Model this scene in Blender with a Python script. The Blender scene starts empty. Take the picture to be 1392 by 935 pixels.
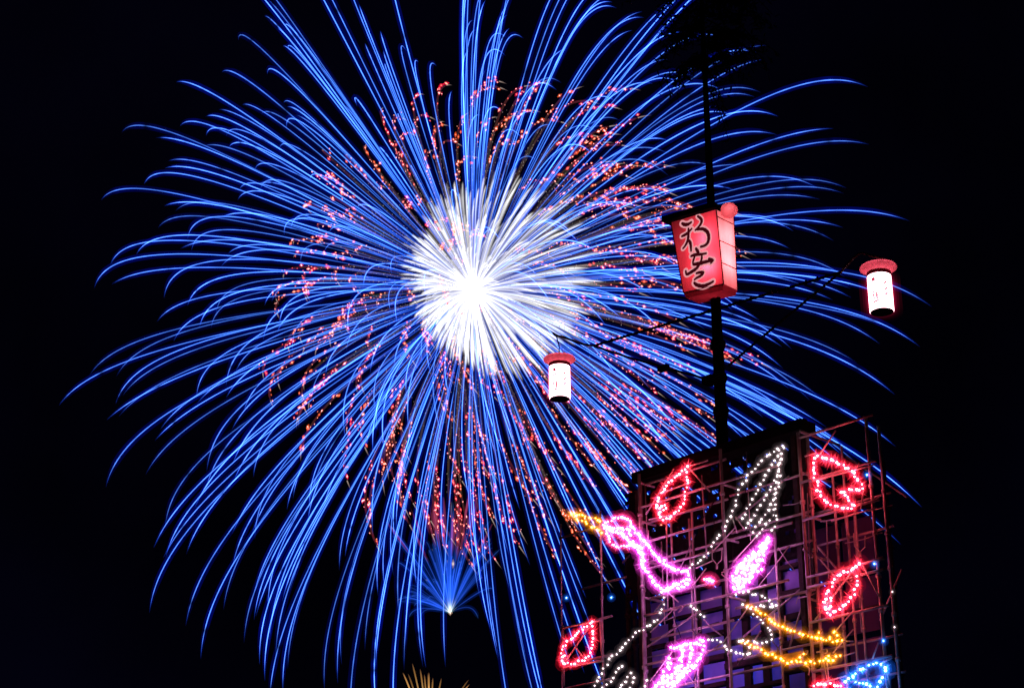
import bpy, math, random
from mathutils import Vector, Matrix, Quaternion

random.seed(11)
SC = bpy.context.scene
COL = SC.collection

# ------------------------------------------------------------------ camera, sky, exposure
F_PX, CX, CY = 2400.0, 696.0, 467.5          # focal length and centre in pixels of the 1392 px photograph
PITCH = math.radians(22.3)
EYE = Vector((0, 0, 1.6))
cam_d = bpy.data.cameras.new("camera")
cam_d.sensor_width = 36.0
cam_d.lens = F_PX / 1392.0 * 36.0
cam_d.clip_start, cam_d.clip_end = 0.1, 5000
cam = bpy.data.objects.new("camera", cam_d)
COL.objects.link(cam)
cam.location = EYE
cam.rotation_euler = (math.pi / 2 + PITCH, 0, 0)
SC.camera = cam

world = bpy.data.worlds.new("World")
SC.world = world
world.use_nodes = True
wn = world.node_tree
bg = wn.nodes["Background"]
# night sky: deep navy, uneven with thin cloud
wtc = wn.nodes.new('ShaderNodeTexCoord'); wnz = wn.nodes.new('ShaderNodeTexNoise'); wrp = wn.nodes.new('ShaderNodeValToRGB')
wnz.inputs['Scale'].default_value = 3.2; wnz.inputs['Detail'].default_value = 5; wnz.inputs['Roughness'].default_value = .55
wrp.color_ramp.elements[0].position, wrp.color_ramp.elements[1].position = .35, .72
wrp.color_ramp.elements[0].color = (.10, .08, .55, 1); wrp.color_ramp.elements[1].color = (.42, .36, 2.2, 1)
wn.links.new(wtc.outputs['Generated'], wnz.inputs['Vector']); wn.links.new(wnz.outputs['Fac'], wrp.inputs['Fac']); wn.links.new(wrp.outputs['Color'], bg.inputs['Color'])
bg.inputs["Strength"].default_value = 0.0018

SC.view_settings.view_transform = 'Standard'
SC.view_settings.look = 'None'
SC.view_settings.exposure = 0.0
SC.view_settings.gamma = 1.0
SC.render.engine = 'CYCLES'
SC.cycles.use_denoising = True
SC.cycles.max_bounces = 5
SC.cycles.diffuse_bounces = 3
SC.cycles.transparent_max_bounces = 400
SC.cycles.sample_clamp_indirect = 4.0
SC.cycles.use_adaptive_sampling = True
SC.cycles.adaptive_threshold = 0.02

# ------------------------------------------------------------------ places in the world
FW = Vector((0, math.cos(PITCH), math.sin(PITCH)))
UP = Vector((0, -math.sin(PITCH), math.cos(PITCH)))
RT = Vector((1, 0, 0))
def ray(px, py): return FW + RT * ((px - CX) / F_PX) + UP * ((CY - py) / F_PX)
def at_depth(px, py, Z): return EYE + ray(px, py) * Z

WA = at_depth(1099, 760, 26.0)               # the near bright post of the tower front
AZ = math.radians(41.7)
WR = Vector((math.sin(AZ), -math.cos(AZ), 0))      # along the tower front, to the near end
WN = Vector((-math.cos(AZ), -math.sin(AZ), 0))     # out of the tower front, towards the square
def wall(px, py, off=0.0):
    d = ray(px, py)
    t = ((WA + WN * off) - EYE).dot(WN) / d.dot(WN)
    return EYE + d * t
def uz(px, py, off=0.0):
    p = wall(px, py, off)
    return (p - WA).dot(WR), p.z
def wp(u, z, off=0.0):
    p = WA + WR * u + WN * off
    return Vector((p.x, p.y, z))

# ------------------------------------------------------------------ materials
def new_mat(name):
    m = bpy.data.materials.new(name)
    m.use_nodes = True
    m.node_tree.nodes.clear()
    return m, m.node_tree.nodes, m.node_tree.links

def solid(name, col, rough=0.6, metal=0.0, noise=0.25, scale=9.0, bump=0.0):
    m, N, L = new_mat(name)
    o = N.new('ShaderNodeOutputMaterial'); b = N.new('ShaderNodeBsdfPrincipled')
    tc = N.new('ShaderNodeTexCoord'); nz = N.new('ShaderNodeTexNoise'); nz.inputs['Scale'].default_value = scale
    nz.inputs['Detail'].default_value = 6
    L.new(tc.outputs['Object'], nz.inputs['Vector'])
    rp = N.new('ShaderNodeValToRGB')
    rp.color_ramp.elements[0].position, rp.color_ramp.elements[1].position = 0.3, 0.7
    rp.color_ramp.elements[0].color = tuple(c * (1 - noise) for c in col) + (1,)
    rp.color_ramp.elements[1].color = tuple(min(1, c * (1 + noise)) for c in col) + (1,)
    L.new(nz.outputs['Fac'], rp.inputs['Fac']); L.new(rp.outputs['Color'], b.inputs['Base Color'])
    b.inputs['Specular IOR Level'].default_value = min(.5, 3 * sum(col) / 3 + .02); b.inputs['Roughness'].default_value = rough; b.inputs['Metallic'].default_value = metal
    if bump:
        bp = N.new('ShaderNodeBump'); bp.inputs['Strength'].default_value = bump
        L.new(nz.outputs['Fac'], bp.inputs['Height']); L.new(bp.outputs['Normal'], b.inputs['Normal'])
    L.new(b.outputs[0], o.inputs['Surface'])
    return m

def burning(name):
    """burning trails and drawn glare halos: adds light to what lies behind; colour per point"""
    m, N, L = new_mat(name)
    o = N.new('ShaderNodeOutputMaterial'); t = N.new('ShaderNodeBsdfTransparent'); e = N.new('ShaderNodeEmission')
    a = N.new('ShaderNodeAttribute'); a.attribute_name = 'fire'
    s = N.new('ShaderNodeAddShader')
    L.new(a.outputs['Color'], e.inputs['Color'])
    L.new(t.outputs[0], s.inputs[0]); L.new(e.outputs[0], s.inputs[1]); L.new(s.outputs[0], o.inputs['Surface'])
    m.cycles.emission_sampling = 'NONE'
    return m

def spark(name):
    m, N, L = new_mat(name)
    o = N.new('ShaderNodeOutputMaterial'); e = N.new('ShaderNodeEmission')
    a = N.new('ShaderNodeAttribute'); a.attribute_name = 'fire'
    L.new(a.outputs['Color'], e.inputs['Color']); L.new(e.outputs[0], o.inputs['Surface'])
    m.cycles.emission_sampling = 'NONE'
    return m

def lamp(name, col, strength):
    m, N, L = new_mat(name)
    o = N.new('ShaderNodeOutputMaterial'); e = N.new('ShaderNodeEmission')
    e.inputs['Color'].default_value = tuple(col) + (1,); e.inputs['Strength'].default_value = strength
    L.new(e.outputs[0], o.inputs['Surface'])
    return m

def paper(name, col, trans=0.75, scale=14.0):
    m, N, L = new_mat(name)
    o = N.new('ShaderNodeOutputMaterial'); d = N.new('ShaderNodeBsdfDiffuse'); t = N.new('ShaderNodeBsdfTranslucent')
    mx = N.new('ShaderNodeMixShader'); mx.inputs[0].default_value = trans
    tc = N.new('ShaderNodeTexCoord'); mp = N.new('ShaderNodeMapping'); mp.inputs['Scale'].default_value = (1, 1, 0.25)
    nz = N.new('ShaderNodeTexNoise'); nz.inputs['Scale'].default_value = scale; nz.inputs['Detail'].default_value = 8
    L.new(tc.outputs['Object'], mp.inputs['Vector']); L.new(mp.outputs[0], nz.inputs['Vector'])
    rp = N.new('ShaderNodeValToRGB')
    rp.color_ramp.elements[0].position, rp.color_ramp.elements[1].position = 0.3, 0.72
    rp.color_ramp.elements[0].color = tuple(c * .72 for c in col) + (1,)
    rp.color_ramp.elements[1].color = tuple(min(1, c * 1.15) for c in col) + (1,)
    L.new(nz.outputs['Fac'], rp.inputs['Fac'])
    L.new(rp.outputs['Color'], d.inputs['Color']); L.new(rp.outputs['Color'], t.inputs['Color'])
    L.new(d.outputs[0], mx.inputs[1]); L.new(t.outputs[0], mx.inputs[2]); L.new(mx.outputs[0], o.inputs['Surface'])
    return m

M = dict(
    burn_glow=burning('burning_trail_and_glare'), spark=spark('burning_spark'),
    steel=solid('galvanised_pipe', (.32, .30, .30), .42, .25, .45, 5, .15),
    wood=solid('dark_timber', (.022, .017, .017), .8, 0, .4, 6, .2),
    net=solid('black_netting', (.0055, .004, .005), .9, 0, .3, 12),
    wire=solid('dark_cable', (.10, .09, .09), .7),
    strut=solid('pale_strut', (.5, .44, .42), .6, 0, .25, 8),
    pole=solid('black_mast_wood', (.006, .006, .007), .9, 0, .4, 4, .2),
    cap=solid('pale_lantern_cap', (.80, .25, .31), .7, 0, .2, 16, .1),
    collar=solid('red_collar', (.22, .012, .02), .7),
    ground=solid('asphalt', (.045, .045, .047), .9, 0, .3, 3, .2),
    leaf=solid('dark_leaf', (.010, .018, .008), .8),
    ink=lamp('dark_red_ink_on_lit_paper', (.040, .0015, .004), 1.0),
)

# ------------------------------------------------------------------ mesh helper
class MB:
    def __init__(s): s.v, s.f, s.c, s.mi, s.sm = [], [], [], [], []
    def tube(s, pts, rads, sides=6, cols=None, mi=0, caps=True, smooth=True):
        n = len(pts)
        if not hasattr(rads, '__len__'): rads = [rads] * n
        t0 = (pts[1] - pts[0]).normalized()
        ref = Vector((0, 0, 1)) if abs(t0.z) < .9 else Vector((1, 0, 0))
        a = t0.cross(ref).normalized()
        base = len(s.v)
        for i in range(n):
            t = pts[min(i + 1, n - 1)] - pts[max(i - 1, 0)]
            t = t.normalized() if t.length > 1e-9 else t0
            a = a - t * a.dot(t)
            a = a.normalized() if a.length > 1e-6 else t.orthogonal().normalized()
            b = t.cross(a)
            for k in range(sides):
                w = 2 * math.pi * k / sides
                s.v.append(pts[i] + (a * math.cos(w) + b * math.sin(w)) * rads[i])
                if cols is not None: s.c.append(cols[i])
                else: s.c.append((0, 0, 0))
        for i in range(n - 1):
            for k in range(sides):
                k2 = (k + 1) % sides
                s.f.append((base + i * sides + k, base + i * sides + k2, base + (i + 1) * sides + k2, base + (i + 1) * sides + k))
                s.mi.append(mi); s.sm.append(smooth)
        if caps:
            s.f.append(tuple(base + k for k in reversed(range(sides)))); s.mi.append(mi); s.sm.append(False)
            s.f.append(tuple(base + (n - 1) * sides + k for k in range(sides))); s.mi.append(mi); s.sm.append(False)
    def octa(s, p, r, col, mi=0, axis=None, stretch=1.0):
        b = len(s.v)
        ax = Vector((0, 0, 1)) if axis is None else axis
        x = ax.orthogonal().normalized(); y = ax.cross(x)
        for q in (ax * r * stretch, -ax * r * stretch, x * r, -x * r, y * r, -y * r):
            s.v.append(p + q); s.c.append(col)
        for f in ((0, 2, 4), (0, 4, 3), (0, 3, 5), (0, 5, 2), (1, 4, 2), (1, 3, 4), (1, 5, 3), (1, 2, 5)):
            s.f.append(tuple(b + i for i in f)); s.mi.append(mi); s.sm.append(True)
    def box(s, o, ex, ey, ez, mi=0):
        """box from corner o with edge vectors"""
        b = len(s.v)
        for k in range(8):
            s.v.append(o + ex * (k & 1) + ey * ((k >> 1) & 1) + ez * ((k >> 2) & 1)); s.c.append((0, 0, 0))
        for f in ((0, 2, 3, 1), (4, 5, 7, 6), (0, 1, 5, 4), (2, 6, 7, 3), (0, 4, 6, 2), (1, 3, 7, 5)):
            s.f.append(tuple(b + i for i in f)); s.mi.append(mi); s.sm.append(False)
    def poly(s, pts, mi=0, col=(0, 0, 0)):
        b = len(s.v)
        for p in pts: s.v.append(p); s.c.append(col)
        s.f.append(tuple(range(b, b + len(pts)))); s.mi.append(mi); s.sm.append(False)
    def lathe(s, o, prof, ax, n=28, mi=0):
        """prof: (radius, height along ax)"""
        b = len(s.v); x = ax.orthogonal().normalized(); y = ax.cross(x)
        for r, h in prof:
            for k in range(n):
                w = 2 * math.pi * k / n
                s.v.append(o + ax * h + (x * math.cos(w) + y * math.sin(w)) * r); s.c.append((0, 0, 0))
        for i in range(len(prof) - 1):
            for k in range(n):
                k2 = (k + 1) % n
                s.f.append((b + i * n + k, b + i * n + k2, b + (i + 1) * n + k2, b + (i + 1) * n + k)); s.mi.append(mi); s.sm.append(True)
    def mesh(s, name, mats, origin=None):
        me = bpy.data.meshes.new(name)
        o = origin or Vector()
        me.from_pydata([tuple(p - o) for p in s.v], [], s.f)
        for m in mats: me.materials.append(m)
        me.polygons.foreach_set('material_index', s.mi)
        me.polygons.foreach_set('use_smooth', s.sm)
        at = me.attributes.new('fire', 'FLOAT_COLOR', 'POINT')
        flat = []
        for c in s.c: flat += [c[0], c[1], c[2], 1.0]
        at.data.foreach_set('color', flat)
        me.update()
        return me
    def build(s, name, mats, parent=None, origin=None):
        """one mesh object; children are placed relative to their parent's location"""
        if not isinstance(mats, (list, tuple)): mats = [mats]
        base = world_loc(parent) if parent is not None else Vector()
        o_w = origin if origin is not None else (base if parent is not None else Vector())
        o = bpy.data.objects.new(name, s.mesh(name, mats, o_w))
        COL.objects.link(o)
        if parent is not None: o.parent = parent
        o.location = o_w - base
        return o

def world_loc(o):
    p = Vector()
    while o is not None:
        p = p + o.location; o = o.parent
    return p
def tag(o, label=None, cat=None, group=None, kind=None):
    if label: o['label'] = label
    if cat: o['category'] = cat
    if group: o['group'] = group
    if kind: o['kind'] = kind
    return o
def thing(name, label, cat, loc, group=None):
    o = bpy.data.objects.new(name, None); COL.objects.link(o)
    o.location = loc; o.empty_display_size = .2
    return tag(o, label, cat, group)

# ------------------------------------------------------------------ setting: ground
g = MB()
g.poly([Vector((-3000, -600, 0)), Vector((3000, -600, 0)), Vector((3000, 4000, 0)), Vector((-3000, 4000, 0))])
tag(g.build('ground', M['ground']), kind='structure')

# ------------------------------------------------------------------ the scaffold tower
U = lambda px, py: uz(px, py)[0]
Z = lambda px, py: uz(px, py)[1]
u0, u1, u2 = U(763, 800), U(818, 800), U(873, 760)
u3, u4, u5 = U(985, 760), U(1072, 760), 0.0
u6 = U(1197, 700)
z_left = Z(763, 712); z_top = Z(873, 648); z_right = Z(1092, 598)
DEPTH = 0.95                                   # the frame is two pipe walls deep
tower = thing('scaffold_tower', 'tall pipe scaffold tower carrying the coloured light figures, dark netting across its top', 'scaffold tower', wp(u3, 0, -.6))
PR = 0.026
def post(u, z1, off=0.0, r=PR, mat='steel', z0=0.0):
    m = MB(); a, b = wp(u, z0, off), wp(u, z1, off)
    n = max(2, int((z1 - z0) / 1.0))
    m.tube([a.lerp(b, i / n) for i in range(n + 1)], r, 10)
    for k in range(1, int((z1 - z0) / .62)):       # couplers belong to the pipe
        zc = z0 + k * .62 + random.uniform(-.08, .08)
        m.tube([wp(u, zc, off), wp(u, zc + .055, off)], r * 1.55, 8)
    return m.build('post', M[mat], tower)
def ledger(ua, ub, z, off=0.02, r=PR * .82, mat='steel', sag=0.0):
    m = MB(); m.tube([wp(ua, z, off), wp((ua + ub) / 2, z - sag, off), wp(ub, z, off)], r, 8)
    return m.build('ledger', M[mat], tower)
def brace(ua, za, ub, zb, off=0.0, r=PR * .6, mat='steel'):
    m = MB(); m.tube([wp(ua, za, off), wp(ub, zb, off)], r, 7)
    return m.build('brace', M[mat], tower)

for u, zt, off in ((u2 - .09, z_top, -.1), (u2 + .02, z_top + .05, .04),
                   (u3, z_top + .05, -.02), (u5, z_right + .12, .05), (u5 + .13, z_right + .06, 0),
                   (u6 - .12, z_right + .05, 0), (u6 + .02, z_right - .1, -.1)):
    post(u, zt, off)
post(u0, z_left, 0, PR * .6); post(u1, z_left + .02, 0, PR * .75)
for px, pa in ((899, 690), (924, 700), (936, 690), (1126, 605), (1133, 640), (1148, 600), (1154, 650), (1048, 720)):
    post(U(px, 760), Z(px, pa), -.16 + random.uniform(-.1, .1), PR * .72)
for px, zt in ((852, z_top - .1), (861, z_top), (990, z_top), (1084, z_top), (1211, z_right - .3)):
    post(uz(px, 760, -DEPTH)[0], zt, -DEPTH, PR * 1.5, 'wood')
for u, zt in ((u4, z_top + .2), (u4 + .2, z_top + .2), (u2 - .22, z_top), (u2 - .33, z_top - .1)):
    m = MB(); w = .09
    m.box(wp(u, 0, -.30), WR * w, WN * .09, Vector((0, 0, zt)))
    m.build('timber_post', M['wood'], tower)
# ledgers, level by level
lv = [Z(873, y) for y in (655, 690, 708, 739, 762, 776, 812, 838, 868, 905, 938)]
z = lv[-1]
while z > 1.0:
    z -= .62; lv.append(z)
for i, zz in enumerate(lv):
    a, b = u2, (u3 if i % 3 != 1 else u4)
    ledger(a, b, zz, .03 if i % 2 else -.14)
    if i % 2: ledger(u3, u5, zz - .16, -.20)
for y in (655, 707, 786, 800, 848, 915):
    ledger(u5, u6 + .06, Z(1100, y), .07)
for y in (690, 735, 880, 930):
    ledger(u5 - .1, u6, Z(1100, y), -.3, PR * .7)
ledger(u5, u6 + .05, z_right + .03, .05)
for y in (728, 852, 903, 935):
    ledger(u0, u1 + .25, Z(775, y), .03)
ledger(u0, u2, Z(775, 790), -.5)
for ua, ya, ub, yb, o in ((u5 + .1, 740, u6 - .5, 815, -.1), (u6, 770, u6 - .45, 840, -.4), (u2 + .1, 880, u3 - .5, 830, .05),
                          (u3 + .1, 700, u4 - .05, 640, -.2), (u3, 860, u4, 790, -.35), (u4 + .05, 800, u4 - .35, 880, -.3),
                          (u2 + .05, 935, u3 - .3, 870, -.2), (u5 + .15, 600, u6 - .15, 660, -.9), (u1, 760, u2, 700, -.5)):
    brace(ua, Z(1000, ya) if False else uz(873 + (ua - u2) / (u5 - u2) * 226, ya)[1], ub, uz(873 + (ub - u2) / (u5 - u2) * 226, yb)[1], o)
# thin bamboo canes and wires lashed across the frame
rt = random.Random(44)
for k in range(34):
    ua = rt.uniform(u2, u6 - .5)
    if k % 3 == 0: a, b = (ua, rt.uniform(lv[10], lv[3])), (ua + rt.uniform(-.05, .05), 0); b = (b[0], a[1] + rt.uniform(.7, 1.8))
    elif k % 3 == 1: a = (ua, rt.uniform(lv[10], lv[0] - .2)); b = (ua + rt.uniform(.4, 1.3), a[1] + rt.uniform(-.03, .03))
    else: a = (ua, rt.uniform(lv[10], lv[1] - .3)); b = (ua + rt.uniform(.2, .6), a[1] + rt.choice((-1, 1)) * rt.uniform(.3, .7))
    if b[1] > z_top - .1: b = (b[0], z_top - .1)
    o1 = rt.uniform(-.26, .12); m = MB(); A_, B_ = wp(*a, o1), wp(*b, o1 + rt.uniform(-.05, .05))
    m.tube([A_, A_.lerp(B_, .5) - Vector((0, 0, .02)), B_], rt.uniform(.006, .014), 6)
    m.build('cane', M['steel'] if k % 4 else M['wood'], tower)
rt2 = random.Random(3)
for k in range(9):                                # slack feed cables with a little connector
    ua = rt2.uniform(u2, u6 - .4); zc = rt2.uniform(lv[10], lv[2]); o1 = .1
    P_ = [wp(ua, zc + .3, o1), wp(ua + .02, zc + .1, o1 + .03), wp(ua + .10, zc, o1 + .02), wp(ua + .18, zc + .06, o1), wp(ua + .2, zc + .22, o1)]
    m = MB(); m.tube(P_, .009, 6); m.tube([P_[2], P_[2] + Vector((.0, 0, -.07))], .016, 6); m.build('cable', M['strut'] if k % 2 else M['wire'], tower)
# cross pipes joining the front to the back wall
for u, zs in ((u2, lv[:8:2]), (u3, lv[1:8:3]), (u5, lv[:9:2])):
    for zz in zs:
        m = MB(); m.tube([wp(u, zz, 0), wp(u, zz, -DEPTH)], PR * .8, 8); m.build('transom', M['steel'], tower)
# black plank beam along the top
m = MB()
m.box(wp(u2 - .25, z_top - .02, -.42), WR * (u5 - u2 + .22), WN * .36, Vector((0, 0, .17)))
m.box(wp(u2 - .12, z_top + .152, -.35), WR * (u5 - u2 + .0), WN * .2, Vector((0, 0, .035)))
m.build('top_beam', M['pole'], tower)
# black netting with torn gaps, behind the upper frame
def netting(ua, ub, za, zb, off, cw, ch, keep, seed, name='netting'):
    rnd = random.Random(seed); m = MB()
    nu, nz_ = int((ub - ua) / cw), int((zb - za) / ch)
    for i in range(nu):
        for j in range(nz_):
            k = keep(i / nu, j / nz_)
            if rnd.random() > k: continue
            j1, j2, j3, j4 = [rnd.uniform(-.25, .25) for _ in range(4)]
            m.poly([wp(ua + (i - .08 + .2 * j1) * cw, za + (j - .05) * ch, off + .02 * j2), wp(ua + (i + 1.08) * cw, za + (j + .15 * j3) * ch, off),
                    wp(ua + (i + 1.05) * cw, za + (j + 1.05) * ch, off + .02 * j4), wp(ua + (i + .12 * j2) * cw, za + (j + 1.08) * ch, off)])
    return m.build(name, M['net'], tower)
z_mid = Z(985, 752)
NO = -.34
UN = lambda px, py: uz(px, py, NO)[0]
netting(UN(850, 700), UN(1086, 700), z_mid - .25, z_top - .03, NO, .085, .066, lambda a, b: .74 if .45 < a < .72 and b > .72 else (.90 if b > .3 else .96), 3)
netting(UN(1087, 700), UN(1112, 700), Z(1100, 690), z_right - .02, NO, .085, .066, lambda a, b: .86, 4)
netting(UN(1112, 700), UN(1192, 700), Z(1100, 700), Z(1100, 655), NO, .085, .066, lambda a, b: .55 + .45 * (1 - b), 9)
# cloth walls behind the lower frame, between dark timber bars
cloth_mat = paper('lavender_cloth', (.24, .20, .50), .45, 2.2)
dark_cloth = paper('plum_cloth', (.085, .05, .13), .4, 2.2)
def cloth(ua, ub, za, zb, off, cols_, rows_, seed, lattice=True):
    rnd = random.Random(seed)
    du, dz = (ub - ua) / cols_, (zb - za) / rows_
    m = MB()
    for i in range(cols_):
        for j in range(rows_):
            n = 4
            P = [[wp(ua + du * (i + .04 + .92 * a / n), za + dz * (j + .05 + .9 * b / n),
                     off + .05 * math.sin(math.pi * a / n) * math.sin(math.pi * b / n) * rnd.uniform(.6, 1.2)) for a in range(n + 1)] for b in range(n + 1)]
            b0 = len(m.v)
            for r in P:
                for p in r: m.v.append(p); m.c.append((0, 0, 0))
            for b in range(n):
                for a in range(n):
                    q = b0 + b * (n + 1) + a
                    m.f.append((q, q + 1, q + n + 2, q + n + 1)); m.mi.append(0); m.sm.append(True)
    m.build('backing_cloth', cloth_mat if lattice else dark_cloth, tower)
    if not lattice: return
    f = MB()
    for i in range(cols_ + 1):
        f.box(wp(ua + du * i - .03, za, off + .03), WR * rnd.choice((.05, .08, .13)), WN * .06, Vector((0, 0, zb - za)))
    for j in range(rows_ + 1):
        f.box(wp(ua, za + dz * j - .02, off + .095), WR * (ub - ua), WN * .05, Vector((0, 0, rnd.choice((.04, .06, .09)))))
    f.build('timber_lattice', M['wood'], tower)
zb0 = Z(985, 935) - 2.2
CO = -.52
UC = lambda px: uz(px, 800, CO)[0]
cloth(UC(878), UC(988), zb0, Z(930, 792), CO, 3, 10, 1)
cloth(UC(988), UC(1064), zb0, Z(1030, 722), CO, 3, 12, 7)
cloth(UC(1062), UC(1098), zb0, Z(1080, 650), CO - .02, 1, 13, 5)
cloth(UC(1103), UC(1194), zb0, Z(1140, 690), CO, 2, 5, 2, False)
# unseen blue lights added low inside the tower, backlighting the cloth blue
for u, zz, e in ((UC(945), Z(985, 915), 16), (UC(1022), Z(985, 905), 20), (UC(1150), Z(1100, 935) - .3, 4)):
    ld = bpy.data.lights.new('unseen_blue_light', 'POINT'); ld.energy = e; ld.color = (.08, .16, 1.0); ld.shadow_soft_size = .12
    lo = bpy.data.objects.new('unseen_blue_light', ld); COL.objects.link(lo); lo.parent = tower
    lo.location = wp(u, zz, CO - .55) - tower.location

# ------------------------------------------------------------------ light strings
LEDS = {}
def led_mesh(kind):
    if kind in LEDS: return LEDS[kind]
    core, cs, r, halo, hr, spike, sl, ns = {
        'red':    ((1, .10, .12), 55, .017, (.50, .004, .018), .050, (1.3, .05, .10), .135, 13),
        'pink':   ((1, .36, .86), 22, .019, (.46, .024, .34), .052, (1.1, .16, .90), .125, 12),
        'rose':   ((1, .30, .42), 13, .018, (.48, .014, .10), .050, (1.1, .10, .26), .110, 11),
        'white':  ((1, .80, .86), 6, .0145, (.060, .042, .046), .038, (.26, .20, .21), .058, 8),
        'orange': ((1, .42, .09), 10, .0165, (.32, .085, .001), .046, (.62, .25, .01), .080, 9),
        'blue':   ((.22, .50, 1), 14, .017, (.006, .075, .50), .054, (.08, .34, 1.2), .095, 10),
    }[kind]
    rnd = random.Random(kind)
    m = MB()
    def ball(rad, mi, col, n=10):
        b = len(m.v); rings = n // 2
        for i in range(rings + 1):
            th = math.pi * i / rings
            for k in range(n):
                m.v.append(Vector((math.sin(th) * math.cos(2 * math.pi * k / n), math.sin(th) * math.sin(2 * math.pi * k / n), math.cos(th))) * rad)
                m.c.append(col)
        for i in range(rings):
            for k in range(n):
                k2 = (k + 1) % n
                q = (b + i * n + k, b + (i + 1) * n + k, b + (i + 1) * n + k2, b + i * n + k2)
                m.f.append(q); m.mi.append(mi); m.sm.append(True)
    ball(r, 0, (0, 0, 0), 6)
    ball(hr, 1, tuple(c * .55 for c in halo)); ball(hr * 1.5, 1, tuple(c * .18 for c in halo)); ball(hr * 2.4, 1, tuple(c * .07 for c in halo))  # bloom round the bulb, drawn as faint glowing shells
    for i in range(ns):                            # starburst glare round the bulb, drawn as thin glowing spikes
        d = Vector((rnd.gauss(0, 1), rnd.gauss(0, 1), rnd.gauss(0, 1))).normalized()
        L = sl * rnd.uniform(.55, 1.2)
        m.tube([d * r * .8, d * L * .5, d * L], [.0058, .0046, .0008], 3, [spike, tuple(c * .6 for c in spike), (0, 0, 0)], 1, False)
    LEDS[kind] = m.mesh('bulb', [lamp('led_' + kind, core, cs), M['burn_glow']])
    return LEDS[kind]

def resample(pts, step):
    out = [pts[0].copy()]; acc = 0.0
    for a, b in zip(pts, pts[1:]):
        L = (b - a).length
        if L < 1e-6: continue
        d = step - acc
        while d <= L:
            out.append(a.lerp(b, d / L)); d += step
        acc = L - (d - step)
    return out
def smooth(pts, n=5):
    if len(pts) < 3: return pts
    P = [pts[0]] + pts + [pts[-1]]; out = []
    for i in range(1, len(P) - 2):
        for k in range(n):
            t = k / n; a, b, c, d = P[i - 1], P[i], P[i + 1], P[i + 2]
            out.append(.5 * ((2 * b) + (c - a) * t + (2 * a - 5 * b + 4 * c - d) * t * t + (3 * b - a - 3 * c + d) * t ** 3))
    out.append(pts[-1]); return out
OFF = 0.22
def string(parent, part, kind, lines, step=.086, fill=None, off=OFF, jit=.011, wire=True):
    """one figure part: the wire bent along the lines, a bulb object at each step"""
    curves = [smooth([wall(x, y, off) for x, y in ln]) for ln in lines]
    m = MB()
    for c in curves: m.tube(c, .0075, 5)
    org = sum((c[len(c) // 2] for c in curves), Vector()) / len(curves)
    host = m.build(part, M['wire'], parent, org)
    pts = []
    for c in curves: pts += resample(c, step)
    if fill: pts += [wall(x, y, off) for x, y in fill]
    me = led_mesh(kind)
    for p in pts:
        o = bpy.data.objects.new('bulb', me); COL.objects.link(o); o.parent = host
        j = Vector((random.gauss(0, jit), random.gauss(0, jit), random.gauss(0, jit)))
        o.location = p + WN * .02 + j - org
        o.rotation_euler = (random.uniform(0, 6.28), random.uniform(0, 6.28), random.uniform(0, 6.28))
        s = random.uniform(.62, 1.22); o.scale = (s, s, s)
    return host
def struts(parent, segs, r=.012, name='strut', off=OFF - .05):
    for (a, b) in segs:
        m = MB(); m.tube([wall(*a, off), wall(*b, off)], r, 6)
        m.build(name, M['strut'], parent)

LG = 'leaf light figures on the scaffold tower'
def leaf_fig(label, kind, outline, inner, seg, step=.062, centre=None, name='leaf_light'):
    cx = sum(p[0] for p in outline) / len(outline); cy = sum(p[1] for p in outline) / len(outline)
    t = thing(name, label, 'light figure', wall(cx, cy, OFF), LG)
    string(t, 'outline', kind, [outline], step)
    if inner: string(t, 'leaf_vein', kind, inner, step)
    struts(t, seg)
    return t
leaf_fig('red leaf of lights under the black top beam, above the neck of the bird', 'red',
         [(935, 634), (925.5, 644), (919, 649), (910, 657), (902.4, 667), (898, 672.5), (895, 680), (893, 690), (896, 698), (901, 705), (911, 702.7), (920, 697.6), (926.8, 688.6), (930.6, 676), (933, 667), (934.5, 654), (935.5, 638)],
         [[(894, 690), (900, 689), (907, 686)], [(899, 697), (906, 691)]],
         [((878, 699), (916, 637)), ((935, 634), (965, 668)), ((905, 668), (939, 655)), ((882, 706), (960, 690)), ((934, 634), (962, 626))])
leaf_fig('red heart-like leaf of lights with a notched edge, topmost in the right bay', 'red',
         [(1109, 621), (1117, 621.5), (1125.7, 623.7), (1136, 627.7), (1153.8, 636.5), (1166.6, 650), (1173.8, 664.6), (1158.6, 668), (1144, 668.6), (1150.6, 673), (1156, 681), (1161.8, 690), (1149, 690), (1136, 688), (1123, 681), (1114, 668), (1110, 656), (1107, 640), (1107.5, 626)],
         [], [((1112, 621), (1136, 585)), ((1100, 655), (1190, 631)), ((1130, 708), (1192, 690)), ((1174, 665), (1170, 692)), ((1094, 620), (1110, 615))])
leaf_fig('slim pointed red leaf of lights halfway down the right bay', 'red',
         [(1170.4, 765), (1155, 775), (1146, 779), (1137, 785), (1128, 800), (1121, 817), (1124, 829), (1129, 836), (1137, 831), (1144, 825.5), (1152, 819), (1159, 811), (1165, 795), (1168.3, 780)],
         [[(1123, 818), (1130, 815), (1136, 811)], [(1127, 827), (1134, 820)]],
         [((1108, 842), (1163, 770)), ((1171, 764), (1196, 812)), ((1171, 766), (1200, 757)), ((1115, 760), (1140, 790))])
leaf_fig('red leaf of lights in the low open frame, crossed by a straight strut', 'red',
         [(806, 845), (798, 852), (787.5, 860), (779, 867), (770.5, 875), (764.5, 885), (766, 895), (767, 903), (775, 902), (783.6, 901), (795.4, 896), (803, 888), (807, 879), (807.5, 863), (806.5, 850)],
         [[(766, 893), (772, 889)]], [((808, 842), (769, 898)), ((764, 853), (815, 843)), ((763, 908), (820, 898)), ((783, 880), (797, 898))])
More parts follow.
